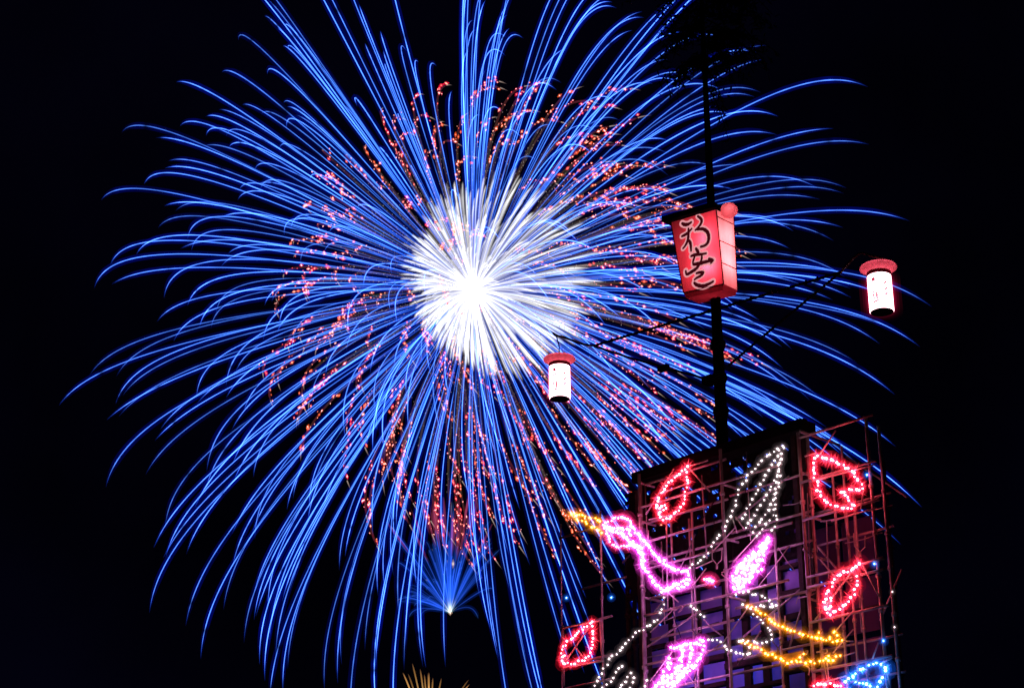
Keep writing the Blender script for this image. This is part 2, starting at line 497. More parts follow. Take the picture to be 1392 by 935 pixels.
leaf_fig('red leaf of lights cut off by the picture edge below the orange bird feet', 'red',
         [(1108, 932), (1112, 929), (1116.5, 927.7), (1126.6, 930), (1139.6, 930), (1146, 935), (1144, 948), (1136, 960), (1124, 968), (1112, 958), (1107, 944)],
         [], [((1126, 930), (1120, 900)), ((1127, 928), (1124, 898)), ((1106, 930), (1150, 918))])
leaf_fig('blue leaf of lights at the foot of the right bay', 'blue',
         [(1149.7, 927), (1155, 922), (1161, 918), (1172, 909.7), (1184, 903), (1190, 901.5), (1196, 901.8), (1203, 904), (1204, 913), (1199.5, 924), (1195, 932), (1187, 942), (1172, 950), (1160, 944), (1153, 935)],
         [[(1163, 919), (1164, 928), (1175.7, 927), (1182, 931), (1188, 938)]], [((1196, 902), (1214, 893)), ((1203, 905), (1212, 935)), ((1186, 895), (1194, 873))], .075)

for sg in (((764, 853), (818, 843)), ((765, 907), (820, 897)), ((765, 850), (766.5, 932)), ((816, 843), (819, 899))):
    m = MB(); m.tube([wall(*sg[0], .1), wall(*sg[1], .1)], .019, 8); m.build('frame_pipe', M['steel'], tower)
# the crane of lights
bird = thing('bird_light', 'flying crane made of coloured light strings, orange beak, pink body and white wings', 'light figure', wall(930, 790, OFF))
string(bird, 'beak', 'orange', [[(776.7, 698.7), (788, 699.3), (798.5, 702.3), (809, 705), (819, 710)],
                                [(778, 700), (785.7, 704.7), (794.7, 710.5), (804, 715), (814, 720.4), (823, 726.7)]], .078)
string(bird, 'head', 'rose', [[(822, 711), (829, 708.7), (839.6, 704.7), (851.6, 704.4), (858, 709), (861, 717)],
                              [(822, 713), (824, 718), (837.4, 720), (846, 726), (851, 732), (860, 741)],
                              [(824, 722), (827, 729.4), (830, 736), (838, 742), (851, 743), (861, 741)],
                              [(824, 716), (840, 718), (860, 720)], [(858, 710), (857, 724), (861, 730)], [(832, 721), (842, 724), (856, 730)]], .058)
string(bird, 'neck', 'pink', [[(860, 740), (867, 746), (873, 754), (875, 768), (884, 783), (896, 797), (902, 801)],
                              [(861, 717), (872, 729.4), (885, 746), (900, 762), (912, 772), (924, 774), (935, 776)],
                              [(858, 736), (866, 741), (873, 748), (877, 763)]], .056)
string(bird, 'breast', 'pink', [[(935, 776), (938.5, 785), (936, 794), (923, 798), (911, 800), (900, 801)], [(908, 801), (922, 793), (934, 789)]], .052)
string(bird, 'upper_wing', 'white', [
    [(1065, 607.6), (1057, 611), (1049, 617), (1043, 621), (1038.7, 625), (1033, 630), (1022.7, 641), (1014, 652), (1006.7, 664), (1002, 679), (997.4, 693.5), (989.7, 712.7), (982, 725.5), (971.7, 736.5), (964, 750), (954.4, 761), (944, 769), (936, 772)],
    [(1061.7, 613), (1053, 627.4), (1045, 639.7), (1037.7, 652), (1030, 666.4), (1023.8, 679), (1016.6, 692.6), (1008.3, 707.6)]])
string(bird, 'wing_feather', 'white', [
    [(1062, 624), (1058, 640), (1052.6, 655.7), (1045, 669), (1033.4, 688), (1025.6, 701), (1016.6, 714), (1011.5, 720.4)],
    [(1058, 648), (1054, 673), (1046, 692), (1037.8, 703.7), (1028.8, 716), (1021, 725)],
    [(1066, 609), (1061, 630), (1060, 656), (1056, 672), (1055, 687), (1049, 703), (1041, 715), (1035.9, 721.7), (1026.9, 732.6)],
    [(1056.4, 692), (1056.8, 704.4), (1055.5, 711.4), (1053, 718), (1049.3, 723.6)]])
string(bird, 'lower_wing', 'white', [
    [(901, 806), (902.5, 820), (899, 833), (891, 845), (885, 848), (874.4, 855), (865.7, 859), (859, 868.6), (849, 878), (840, 886), (830, 895), (823, 907), (814, 920), (808.7, 931), (800, 950)],
    [(847.7, 905.4), (838, 915.5), (830.3, 926.4), (826, 931.4), (815, 948)],
    [(858.5, 914), (850.5, 927), (846, 932), (838, 945)], [(863.5, 920), (861.4, 926.4), (858.5, 932), (853, 945)], [(881, 924), (878, 930), (868, 945)]])
string(bird, 'belly_line', 'white', [[(940, 823), (949.5, 832), (960.5, 840)], [(964.7, 869), (971, 869), (982, 873), (987, 880), (997.7, 885.4), (1009, 888), (1021.6, 889)]])
string(bird, 'tail', 'white', [
    [(1000.7, 806), (1010.4, 805.7), (1023, 806), (1034.4, 809), (1045, 815), (1050, 819), (1057, 824), (1047, 824), (1039.6, 824.7), (1028, 824.7)],
    [(1011, 821), (1019, 828), (1027, 836), (1036, 844), (1045, 854), (1051.6, 866.6), (1043.4, 872.6), (1033, 872.6), (1024, 872), (1006.7, 869.6)],
    [(1008, 872), (1016.4, 878.6), (1019.4, 884), (1021.6, 889)]])
string(bird, 'leg', 'orange', [
    [(1017, 823), (1025.4, 827), (1035, 833), (1045, 839), (1055.4, 846.4), (1066.7, 853.7), (1077.5, 857.4), (1090, 862), (1098, 863), (1108, 865.7), (1120, 868.6), (1131.7, 870.7), (1149, 871.4)],
    [(1112, 866), (1115, 860), (1119, 854)], [(1124, 869), (1130, 864), (1135, 858)], [(1135, 858), (1137, 862), (1139, 869)]], .08)
string(bird, 'leg', 'orange', [
    [(1010.4, 872), (1028.4, 880), (1045, 888.4), (1061.7, 894), (1074, 899), (1086, 900.5), (1094, 901), (1102, 899.6), (1113, 899), (1123.7, 896.7), (1134.5, 895.6), (1147, 891.7)],
    [(1084, 899), (1086, 895), (1091, 890), (1095.6, 885)], [(1123, 896), (1127, 892), (1132, 887)]], .08)
def fill_poly(poly, n, seed, mind=2.6):
    rnd = random.Random(seed); xs = [p[0] for p in poly]; ys = [p[1] for p in poly]; out = []
    for _ in range(6000):
        x, y = rnd.uniform(min(xs), max(xs)), rnd.uniform(min(ys), max(ys)); c = False
        for (x1, y1), (x2, y2) in zip(poly, poly[1:] + poly[:1]):
            if (y1 > y) != (y2 > y) and x < (x2 - x1) * (y - y1) / (y2 - y1) + x1: c = not c
        if c and all((x - a) ** 2 + (y - b) ** 2 > mind ** 2 for a, b in out):
            out.append((x, y))
            if len(out) >= n: break
    return out
pf = [(1046, 731), (1027.5, 747), (1013, 760), (1000, 770), (997, 783), (998, 799), (1003, 803), (1012, 794), (1022, 790), (1036, 772), (1039, 753)]
string(bird, 'pink_feather', 'pink', [[(1046, 731), (1028, 755), (1010, 775), (1000, 802)], [(1046, 732), (1036, 760), (1018, 786), (1002, 803)]], .07, fill_poly(pf, 62, 5, 3.1))
pf2 = [(957, 871), (938, 875), (925, 877), (913, 881), (910, 895), (907, 905), (899, 921), (888, 937), (880, 950), (900, 948), (930, 920), (946, 905), (955, 888)]
string(bird, 'pink_feather', 'pink', [[(957, 871), (938, 875), (913, 881)], [(957, 871), (955, 888), (946, 905), (930, 918), (905, 945)], [(932, 877), (925, 905), (905, 930)], [(940, 876), (937, 900), (915, 930)]], .066,
       [p for p in fill_poly(pf2, 90, 6, 3.0) if p[1] > 905 or abs((p[0] - 925) % 14 - 7) > 4.5])
string(bird, 'crest_line', 'rose', [[(959.5, 787.5), (965, 788), (971, 790)]], .03)
struts(bird, [((997, 763), (1038, 718)), ((1000, 702), (1012, 720)), ((981, 778), (1014, 762)), ((884, 859), (915, 828)), ((884, 925), (914, 885)), ((982, 874), (1018, 824)),
              ((904, 801), (922, 818)), ((940, 798), (960, 772)), ((1132, 887), (1160, 855)), ((1135, 858), (1160, 830)), ((1147, 891), (1162, 886)), ((1149, 871), (1160, 871)),
              ((946, 772), (968, 762)), ((981, 780), (998, 795)), ((995, 702), (1002, 724)), ((776, 700), (785, 712)), ((815, 706), (817, 740)), ((970, 748), (1000, 716))], .0095)
def curl(pts, name='cable'):
    m = MB(); m.tube(smooth([wall(x, y, OFF - .02) for x, y in pts]), .011, 6); m.build(name, M['strut'], bird)
curl([(911, 826), (918, 829), (925, 823), (928, 826), (922, 832)])
curl([(1110, 886), (1118, 884), (1123, 882), (1124, 886), (1117, 888)])
curl([(1095, 885), (1098, 884), (1096, 889)])
curl([(1094, 903), (1100, 908), (1099, 917)])
# tinsel and plastic sheet beneath the foot
m = MB(); m.poly([wall(1052, 893, .1), wall(1068, 888, .1), (wall(1090, 884, .1)), wall(1086, 896, .12), wall(1070, 898, .12)])
m.build('foot_web', solid('ochre_cloth', (.45, .30, .05), .8), bird)

# single star lamps
for (x, y, kind, lab) in ((1178.6, 645.4, 'blue', 'tiny blue star lamp beside the notched red leaf'), (1188.5, 766, 'blue', 'tiny blue star lamp beside the tip of the slim red leaf'),
                    (1201, 870.5, 'blue', 'tiny blue star lamp just above the blue leaf'), (770, 812, 'blue', 'tiny blue star lamp on the outer post of the low open frame'),
                    (831, 811.5, 'blue', 'tiny blue star lamp left of the white lower wing'), (1213, 804, 'white', 'tiny white star lamp on the far right post, the upper one'), (1216, 852, 'white', 'tiny white star lamp on the far right post, the lower one')):
    o = bpy.data.objects.new('star_lamp', led_mesh(kind)); COL.objects.link(o)
    o.location = wall(x, y, .1); o.scale = (.6,) * 3; o.rotation_euler = (x, y, 0)
    tag(o, lab, 'lamp', 'single star lamps on the scaffold tower')

# ------------------------------------------------------------------ mast with cross beam
MO = -.55
mu, _ = uz(982, 600, MO)
def mp(z, du=0.0, do=0.0): return wp(mu + du, z, MO + do)
z_m0 = z_top - 1.2
def mz(px, py): return uz(px, py, MO)[1]
mast = thing('mast', 'tall black mast rising from the tower top, braced cross beam on it', 'mast', mp(z_m0))
m = MB()
zs = [z_m0, mz(982, 600), mz(975, 500), mz(971, 400), mz(966, 270), mz(963, 130), mz(961, 0), mz(958, -90)]
m.tube([mp(q) for q in zs], [.105, .10, .095, .085, .07, .05, .035, .02], 12)
for q in (mz(975, 515), mz(973, 470), mz(977, 560)):
    m.tube([mp(q - .07), mp(q), mp(q + .07)], [.12, .14, .12], 10)
m.build('pole', M['pole'], mast)
m = MB(); zc = zs[1:4]
m.tube([mp(z_m0, .14, .05), mp(mz(977, 530), .135, .05), mp(mz(972, 405), .11, .05)], .030, 8)
for k in range(16):
    q = z_m0 + (mz(972, 405) - z_m0) * (k + random.uniform(.2, .8)) / 16
    m.tube([mp(q, .05, .05), mp(q + random.uniform(.02, .06), .13, .05)], random.uniform(.02, .045), 6)
m.build('side_pole', M['pole'], mast)
m = MB()
m.box(mp(mz(972, 517) - .06, -.26, -.05), WR * .2, WN * .2, Vector((0, 0, .13)))
m.build('bracket', M['pole'], mast)
BO = MO + .14
def bm(px, py): return wall(px, py, BO)
bL, bR = bm(807, 470), bm(1143, 370)
m = MB()
bl = [bL.lerp(bR, i / 24) for i in range(25)]
m.tube(bl, .024, 8)
for i in range(1, 24, 1):
    if random.random() < .5: m.tube([bl[i] - Vector((0, 0, .03)), bl[i] + Vector((0, 0, .04))], .02, 5)
m.build('cross_beam', M['pole'], mast)
for pts in ([(1143, 370), (1070, 430), (1040, 455), (990, 497)], [(807, 470), (852, 485), (905, 500), (965, 516)]):
    m = MB(); q = [bm(*p) for p in pts]; m.tube(q, .021, 8)
    m.build('brace', M['pole'], mast)
m = MB(); m.box(bm(899, 507) , WR * .2, WN * .1, Vector((0, 0, .09))); m.build('junction_box', M['pole'], mast)
for pts in ([(807, 470), (790, 467), (768, 459), (756, 456), (752, 453)], [(1143, 370), (1150, 362), (1168, 345), (1185, 348), (1200, 352)]):
    m = MB(); q = [bm(*p) for p in pts]; m.tube(smooth(q), .021, 8); m.build('arm', M['wood'], mast)

# ------------------------------------------------------------------ hanging paper lanterns
lan_paper, LN, LL = new_mat('glowing_paper')
o_ = LN.new('ShaderNodeOutputMaterial'); e_ = LN.new('ShaderNodeEmission'); nz_ = LN.new('ShaderNodeTexNoise'); nz_.inputs['Scale'].default_value = 9
rp_ = LN.new('ShaderNodeValToRGB'); tc_ = LN.new('ShaderNodeTexCoord')
rp_.color_ramp.elements[0].color = (1, .40, .46, 1); rp_.color_ramp.elements[1].color = (1, .56, .62, 1)
LL.new(tc_.outputs['Object'], nz_.inputs['Vector']); LL.new(nz_.outputs['Fac'], rp_.inputs['Fac']); LL.new(rp_.outputs[0], e_.inputs['Color'])
e_.inputs['Strength'].default_value = 8; LL.new(e_.outputs[0], o_.inputs['Surface'])
rim_mat = lamp('red_glowing_rim', (1, .06, .12), 1.1)
ink_mat = lamp('red_ink_on_lit_paper', (.62, .16, .20), 1.0)
ink_dark = lamp('deep_red_ink_on_lit_paper', (.24, .02, .035), 1.0)
cap_paper = paper('pink_cap_paper', (.78, .17, .25), .8, 16)
def lantern(cx, y_cap, y_bot, label, hook):
    """round lantern: a flared cap over a lit paper drum"""
    p_bot = wall(cx, y_bot, BO); p_top = wall(cx - .3, y_cap, BO)
    p_top = Vector((p_bot.x, p_bot.y, p_top.z))
    H = p_top.z - p_bot.z; R = H * .218
    t = thing('paper_lantern', label, 'lantern', p_bot, 'small lanterns on the mast beam')
    up = Vector((0, 0, 1))
    m = MB(); m.lathe(p_bot, [(R * .985, 0), (R, H * .01), (R * 1.0, H * .35), (R * .99, H * .70), (R * .97, H * .705)], up, 36)
    for q, c in ((1.04, .34), (1.10, .16), (1.18, .075), (1.30, .04), (1.48, .022), (1.72, .012)):     # red glare round the drum, drawn as glowing shells
        b0 = len(m.v); hs = (-.10 * (q - 1) - .0, .06, .2, .45, .62, .70)
        m.lathe(p_bot, [(R * q, H * h) for h in hs], up, 32)
        for k in range(b0, len(m.v)):
            e = (0, .7, 1, 1, .7, .15)[(k - b0) // 32]; m.c[k] = (c * .6 * e, c * .012 * e, c * .07 * e)
        m.mi = [1 if f[0] >= b0 else v for f, v in zip(m.f, m.mi)]
    m.build('paper_drum', [lan_paper, M['burn_glow']], t)
    m = MB(); m.lathe(p_bot, [(.001, .004), (R * .9, .004), (R * .97, -.004)], up, 32); m.build('base_plate', M['pole'], t)
    m = MB(); m.lathe(p_bot, [(R * 1.0, H * .70), (R * 1.03, H * .705), (R * 1.03, H * .775), (R * .98, H * .78)], up, 36); m.build('collar', M['collar'], t)
    m = MB(); m.lathe(p_bot, [(R * .98, H * .775), (R * 1.18, H * .82), (R * 1.54, H * .86), (R * 1.56, H * .872), (R * 1.47, H * .905), (R * .9, H * .955), (R * .3, H * .99), (R * .05, H * 1.0)], up, 40)
    m.build('cap', cap_paper, t)
    ld = bpy.data.lights.new('cap_lamp', 'POINT'); ld.energy = 1.5; ld.color = (1, .62, .62); ld.shadow_soft_size = .03
    lo = bpy.data.objects.new('cap_lamp', ld); COL.objects.link(lo); lo.parent = t; lo.location = up * H * .86
    m = MB(); q = [bm(*h) for h in hook]; m.tube(q + [p_bot + up * H * .98], .012, 6)
    m.build('hanger', M['pole'], t)
    # writing: painted on the drum, wrapped round it
    vd = (EYE - p_bot); vd.z = 0; vd.normalize(); sd = up.cross(vd) 
    def on(a, h): return p_bot + (vd * math.cos(a) + sd * math.sin(a)) * (R * 1.012) + up * h * H
    def mark(strokes, mat, w):
        for st in strokes:
            m = MB()
            for (a1, h1), (a2, h2) in zip(st, st[1:]):
                n = 4
                for k in range(n):
                    f0, f1 = k / n, (k + 1) / n
                    A, B = on(a1 + (a2 - a1) * f0, h1 + (h2 - h1) * f0), on(a1 + (a2 - a1) * f1, h1 + (h2 - h1) * f1)
                    d = (B - A).normalized(); s = d.cross((A - p_bot - up * (A - p_bot).z).normalized()) * w
                    m.poly([A - s, B - s, B + s, A + s])
            m.build('brush_stroke', mat, t)
    mark([[(-.66, .57), (-.36, .585)]], ink_dark, H * .036)
    mark([[(-.66, .455), (-.52, .46)], [(-.46, .465), (-.32, .47)]], ink_mat, H * .020)
    mark([[(-.66, .32), (-.5, .33)], [(-.3, .31), (-.3, .17)], [(-.40, .25), (-.2, .255)], [(-.64, .22), (-.5, .19)], [(-.66, .13), (-.16, .15)], [(-.6, .30), (-.6, .24)],
          [(.36, .47), (.62, .53)], [(.40, .35), (.66, .40)], [(.38, .24), (.62, .30)], [(.52, .1), (.66, .13)]], ink_mat, H * .017)
    return t
lantern(761, 481, 542, 'small round white-hot paper lantern hanging at the left end of the mast beam', [(756, 456), (760, 470)])
lantern(1199, 354, 424, 'small round white-hot paper lantern hanging at the right end of the mast beam', [(1199, 350), (1199, 353)])

# ------------------------------------------------------------------ the big box lantern
LO = MO + .30
AZ2 = math.radians(44.0)
XR = Vector((math.sin(AZ2), -math.cos(AZ2), 0)); XN = Vector((-math.cos(AZ2), -math.sin(AZ2), 0))
box_o = wall(978, 386, LO)                       # lower near corner of the front face
def front(px, py, off=0.0):
    """point on the (leaning) front face plane"""
    d = ray(px, py)
    # the plane holds the bottom edge direction XR and the lean vector
    nrm = FN
    t = (box_o + nrm * off - EYE).dot(nrm) / d.dot(nrm)
    return EYE + d * t
FN = (XN + Vector((0, 0, -.10))).normalized()
A_bl, A_br, A_tr, A_tl = [front(x, y) for x, y in ((929, 398), (983.6, 386), (973.6, 285), (912, 302.5))]
A_br2, A_tr2 = front(983.6, 386), front(973.6, 285)
back = -XN
big = thing('box_lantern', 'big tapered red box lantern with black brush writing, fixed round the mast', 'lantern', (A_bl + A_br) / 2 + back * .2)
D_b, D_t = .36, .46
B_bl, B_br = A_bl + back * D_b, A_br + back * D_b
B_tr, B_tl = A_tr + back * D_t, A_tl + back * D_t
red_paper = paper('red_lantern_paper', (.84, .066, .115), .8, 5)
pink_paper = paper('pink_lantern_paper', (.95, .30, .34), .8, 5)
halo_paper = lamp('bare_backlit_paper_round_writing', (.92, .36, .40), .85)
def quad_panel(name, a, b, c, d, mat, n=8):
    m = MB()
    for i in range(n):
        for j in range(n):
            f = lambda s, t: (a.lerp(b, s)).lerp(d.lerp(c, s), t)
            m.poly([f(i / n, j / n), f((i + 1) / n, j / n), f((i + 1) / n, (j + 1) / n), f(i / n, (j + 1) / n)])
    return m.build(name, mat, big)
quad_panel('paper_face', A_bl, A_br, A_tr, A_tl, red_paper)
quad_panel('paper_side', A_br, B_br, B_tr, A_tr, pink_paper)
quad_panel('paper_side', B_bl, A_bl, A_tl, B_tl, pink_paper)
quad_panel('paper_back', B_br, B_bl, B_tl, B_tr, red_paper)
dn = Vector((0, 0, -.10))
base_mat = paper('red_cloth_base', (.34, .02, .04), .3, 6)
sh = .05
b4 = [A_bl, A_br, B_br, B_bl]; cc = sum(b4, Vector()) / 4
b4l = [p.lerp(cc, .10) + dn for p in b4]
m = MB()
for i in range(4): m.poly([b4l[i], b4l[(i + 1) % 4], b4[(i + 1) % 4] + Vector((0, 0, -.003)), b4[i] + Vector((0, 0, -.003))])
m.poly(list(reversed(b4l))); m.build('base', base_mat, big)
# black roof board over the face and frame edges
m = MB(); t4 = [A_tl, A_tr, B_tr, B_tl]
e1 = (A_tr - A_tl).normalized()
m.box(A_tl - e1 * .12 - back * .10 + Vector((0, 0, .004)), (A_tr - A_tl) + e1 * .13, back * .52, Vector((0, 0, .11)))
m.build('roof_board', M['pole'], big)
m = MB()
for a, b in ((A_tl, A_bl), (A_tr, A_br), (A_bl, A_br), (B_tr, B_br)): m.tube([a, b], .011, 6)
m.build('frame', M['collar'], big)
for k in (.1, .42, .72):
    a, b = A_tr.lerp(A_br, k), B_tr.lerp(B_br, k)
    off_ = XR * .012
    m = MB(); m.tube([a + off_, b + off_], .008, 6)
    m.build('side_rib', M['collar'], big)
# round paper disc standing out at the side top
fc = A_tr.lerp(B_tr, .42) + XR * .10 + Vector((0, 0, .02))
m = MB(); m.lathe(fc - XN * .02, [(.146 * math.sin(q * math.pi / 16) + .0005, .085 * math.cos(q * math.pi / 16)) for q in range(17)], (XN * .8 + XR * .6).normalized(), 48)
m.build('side_disc', paper('smooth_pink_paper', (.90, .24, .30), .7, 1.2), big)
ld = bpy.data.lights.new('disc_lamp', 'POINT'); ld.energy = .5; ld.color = (1, .62, .60); ld.shadow_soft_size = .02
lo = bpy.data.objects.new('disc_lamp', ld); COL.objects.link(lo); lo.parent = big; lo.location = fc - XN * .02 - big.location
# brush writing
def z7(x, y): return (890 + x / 5.5, 250 + y / 5.5)
strokes = [
    ([(205, 296), (225, 305), (250, 302), (272, 288)], 13), ([(203, 392), (228, 380), (252, 362), (276, 336)], 11), ([(252, 335), (252, 380), (246, 425), (228, 462), (212, 482)], 11),
    ([(258, 425), (268, 450), (272, 500)], 12), ([(322, 242), (346, 262), (350, 285), (334, 315), (304, 346)], 11), ([(318, 340), (362, 338), (394, 362), (404, 400), (396, 440), (372, 462), (345, 470)], 13),
    ([(308, 484), (322, 505), (330, 524)], 12), ([(272, 540), (300, 530), (340, 527), (384, 520)], 11), ([(300, 540), (288, 575), (285, 600)], 9), ([(352, 532), (350, 565), (336, 590)], 9),
    ([(290, 602), (330, 596), (385, 582), (436, 572)], 13), ([(405, 560), (430, 572), (420, 592)], 11), ([(335, 602), (312, 632), (275, 658), (240, 676), (232, 652)], 12),
    ([(312, 668), (336, 662), (362, 664), (344, 686), (312, 704), (298, 716)], 11), ([(296, 740), (316, 756), (360, 764), (405, 748), (436, 730)], 13)]
def ribbon(m, pts, w, off, taper=True):
    P = smooth([front(*z7(*p), off) for p in pts], 6); n = len(P); L, R_ = [], []
    for i in range(n):
        d = (P[min(i + 1, n - 1)] - P[max(i - 1, 0)]).normalized(); s = d.cross(FN)
        k = w * (1.0 if not taper else (.75 + .45 * math.sin(math.pi * min(1, (i + 1) / n * 1.15)) * (0.8 + .2 * math.sin(i * 1.7))))
        L.append(P[i] + s * k); R_.append(P[i] - s * k)
    for i in range(n - 1): m.poly([L[i], L[i + 1], R_[i + 1], R_[i]])
    for e, c in ((P[0], 0), (P[-1], n - 1)):
        m.poly([e + ((L[c] - e) * math.cos(a) + (L[c] - e).cross(FN) * math.sin(a)) for a in [i * math.pi / 5 for i in range(10)]])
S_PX = 26.0 / F_PX / 5.5
for ids in (range(0, 6), range(6, 13), range(13, 15)):
    mo, mi_ = MB(), MB()
    for k in ids:
        pts, w = strokes[k]
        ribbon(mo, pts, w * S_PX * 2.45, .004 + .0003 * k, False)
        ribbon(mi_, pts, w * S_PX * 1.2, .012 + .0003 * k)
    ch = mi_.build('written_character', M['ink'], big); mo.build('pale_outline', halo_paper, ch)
inner = (A_bl + A_tr + B_br + B_tl) / 4
for f_, e in ((-.28, 16), (.22, 15)):
    ld = bpy.data.lights.new('lantern_lamp', 'POINT'); ld.energy = e; ld.color = (1, .62, .60); ld.shadow_soft_size = .06
    lo = bpy.data.objects.new('lantern_lamp', ld); COL.objects.link(lo); lo.parent = big
    lo.location = inner + Vector((0, 0, f_)) + XR * .16 - big.location

# ------------------------------------------------------------------ leafy bamboo at the masthead
bt = thing('bamboo_top', 'dark leafy bamboo spray tied to the masthead, black against the firework', 'bamboo', mp(mz(963, 140)))
m = MB(); lf = MB(); rnd = random.Random(8)
def twig(a, b, droop, n=9):
    P = [a.lerp(b, i / n) + Vector((0, 0, droop * 4 * (i / n) * (1 - i / n))) for i in range(n + 1)]
    m.tube(P, [.014 * (1 - .75 * i / n) + .003 for i in range(n + 1)], 5)
    return P
tips = []
for k in range(46):
    y0 = rnd.uniform(-120, 105); sx = rnd.choice((-1, 1))
    reach = rnd.uniform(30, 100) * (1.0 if y0 < 50 else .55)
    a = wall(961 + rnd.uniform(-3, 3), y0, MO); b = wall(961 + sx * reach + (-12 if sx < 0 else 0), y0 + rnd.uniform(-10, 45), MO + rnd.uniform(-.9, .9))
    tips.append((twig(a, b, rnd.uniform(.05, .25)), 92))
for (x, y) in ((905, 20), (918, 70), (922, 112), (900, 60), (990, 60), (1008, 20), (1040, 30), (1045, 95), (1000, 118), (985, 150), (990, 190), (1030, 60), (885, 30), (890, 90), (1050, 20), (1060, 75), (1025, 100), (910, 128), (935, 60)):
    a = wall(961, y - rnd.uniform(30, 90), MO); b = wall(x, y, MO + rnd.uniform(-.5, .5)); tips.append((twig(a, b, .2), 80 if x < 980 else 48))
for P, nl in tips:
    for q in range(nl):
        f = rnd.uniform(.1, 1.0) * (len(P) - 1); i = min(int(f), len(P) - 2)
        o = P[i].lerp(P[i + 1], f - i) + Vector((rnd.gauss(0, .06), rnd.gauss(0, .06), rnd.gauss(0, .05)))
        d = Vector((rnd.gauss(0, .7), rnd.gauss(0, .7), rnd.uniform(-1.2, .1))).normalized()
        s = d.orthogonal(); s.rotate(Quaternion(d, rnd.uniform(0, 6.28))); L = rnd.uniform(.10, .22); w = rnd.uniform(.010, .020)
        lf.poly([o, o + d * L * .35 + s * w, o + d * L, o + d * L * .35 - s * w])
m.build('branch', M['pole'], bt); lf.build('foliage', M['leaf'], bt)

# ------------------------------------------------------------------ fireworks
FD = 300.0
S = FD / F_PX                                   # metres for one photograph pixel at the burst
def lerp3(a, b, t): return tuple(x + (y - x) * t for x, y in zip(a, b))
def ramp(stops, t):
    for (t0, c0), (t1, c1) in zip(stops, stops[1:]):
        if t <= t1: return lerp3(c0, c1, max(0, (t - t0) / (t1 - t0)))
    return stops[-1][1]
def rdir(r):
    z = r.uniform(-1, 1); a = r.uniform(0, 2 * math.pi); q = math.sqrt(1 - z * z)
    return Vector((q * math.cos(a), q * math.sin(a), z))
def flight(c, d, vk, T, gk, wk, n, t0=0.0):
    """drag-slowed ballistic path of one burning star (pixel units, scaled)"""
    out = []
    for i in range(n + 1):
        t = t0 + (T - t0) * i / n; e = 1 - math.exp(-t); s = t - e
        out.append(c + (d * (vk * e) + Vector((wk * s, 0, -gk * s))) * S)
    return out
def add_trail(m, P, shells, taper_tip=.22, base=.5):
    n = len(P) - 1
    for r, cols in shells:
        R = []
        for i in range(n + 1):
            t = i / n
            k = min(1, base + t * 4) * (1 if t < 1 - taper_tip else max(.12, (1 - t) / taper_tip) ** .7)
            R.append(r * S * k)
        m.tube(P, R, 5, cols, 0, False)

burst_c = at_depth(645, 395, FD)
fw = thing('firework', 'huge blue firework burst with white-hot centre and a ring of red glitter', 'firework', burst_c)
def commit(parent, part, meshes, keep=100):
    """the largest trails as parts of their own, what is left as one"""
    meshes.sort(key=lambda q: -q[0])
    for _, m in meshes[:keep]: m.build(part, [M['burn_glow'], M['spark']], parent)
    rest = MB()
    for _, m in meshes[keep:]:
        b = len(rest.v); rest.v += m.v; rest.c += m.c; rest.mi += m.mi; rest.sm += m.sm
        rest.f += [tuple(b + i for i in f) for f in m.f]
    if rest.v: tag(rest.build(part, [M['burn_glow'], M['spark']], parent), kind='stuff')

# blue stars, thrown in small bunches
rb = random.Random(23)
blue = []
NB = 285
for k in range(NB):
    zz = 1 - 2 * (k + .5) / NB; a = k * 2.399963 + rb.uniform(-.12, .12); zz = max(-1, min(1, zz + rb.uniform(-.05, .05))); q = math.sqrt(max(0, 1 - zz * zz))
    d0 = Vector((q * math.cos(a), q * math.sin(a), zz))
    bunch_v = rb.uniform(.93, 1.06); nbun = rb.choice((1, 1, 1, 2, 2, 3))
    if d0.z < -.72 and rb.random() < .45: continue
    for j in range(nbun):
        d = (d0 + Vector((rb.gauss(0, 1), rb.gauss(0, 1), rb.gauss(0, 1))) * .04).normalized()
        vk = 582 * bunch_v * (rb.uniform(.92, 1.05) if rb.random() < .8 else rb.uniform(.68, .95)); T = rb.uniform(2.1, 3.2)
        P = flight(burst_c, d, vk, T, 45, 20, 34, .02)
        b = rb.choice((.45, .7, .9, 1.0, 1.2, 1.5))
        s1 = [(0, (.03, .03, .05)), (.04, (.015, .03, .08)), (.10, (.010, .045, .26)), (.25, (.072, .24, .80)), (.82, (.11, .31, .95)), (.93, (.012, .05, .28)), (1, (0, 0, .01))]
        s2 = [(0, (.0, .0, .01)), (.06, (.0, .003, .05)), (.25, (.0, .006, .13)), (.7, (.0, .008, .17)), (.88, (.0, .004, .13)), (1, (0, 0, .003))]
        s3 = [(0, (.0, .0, .004)), (.1, (0, .0002, .008)), (.4, (0, .0005, .026)), (.75, (0, .0006, .038)), (.9, (0, .0002, .016)), (1, (0, 0, 0))]
        n = len(P) - 1
        fl = [rb.uniform(.72, 1.25) * (.25 if rb.random() < .03 else 1) for i in range(n + 1)]
        cs = [[tuple(c * b * fl[i] for c in ramp(s, i / n)) for i in range(n + 1)] for s in (s1, s2, s3)]
        m = MB(); add_trail(m, P, [(.46, cs[0]), (1.3, cs[1]), (4.6, cs[2])], .22, .3)  # wider shells draw the blue bloom round each streak
        side = math.hypot(d.x, d.z)
        blue.append((side * vk * (.6 + b * .3), m))
commit(fw, 'blue_streak', blue)

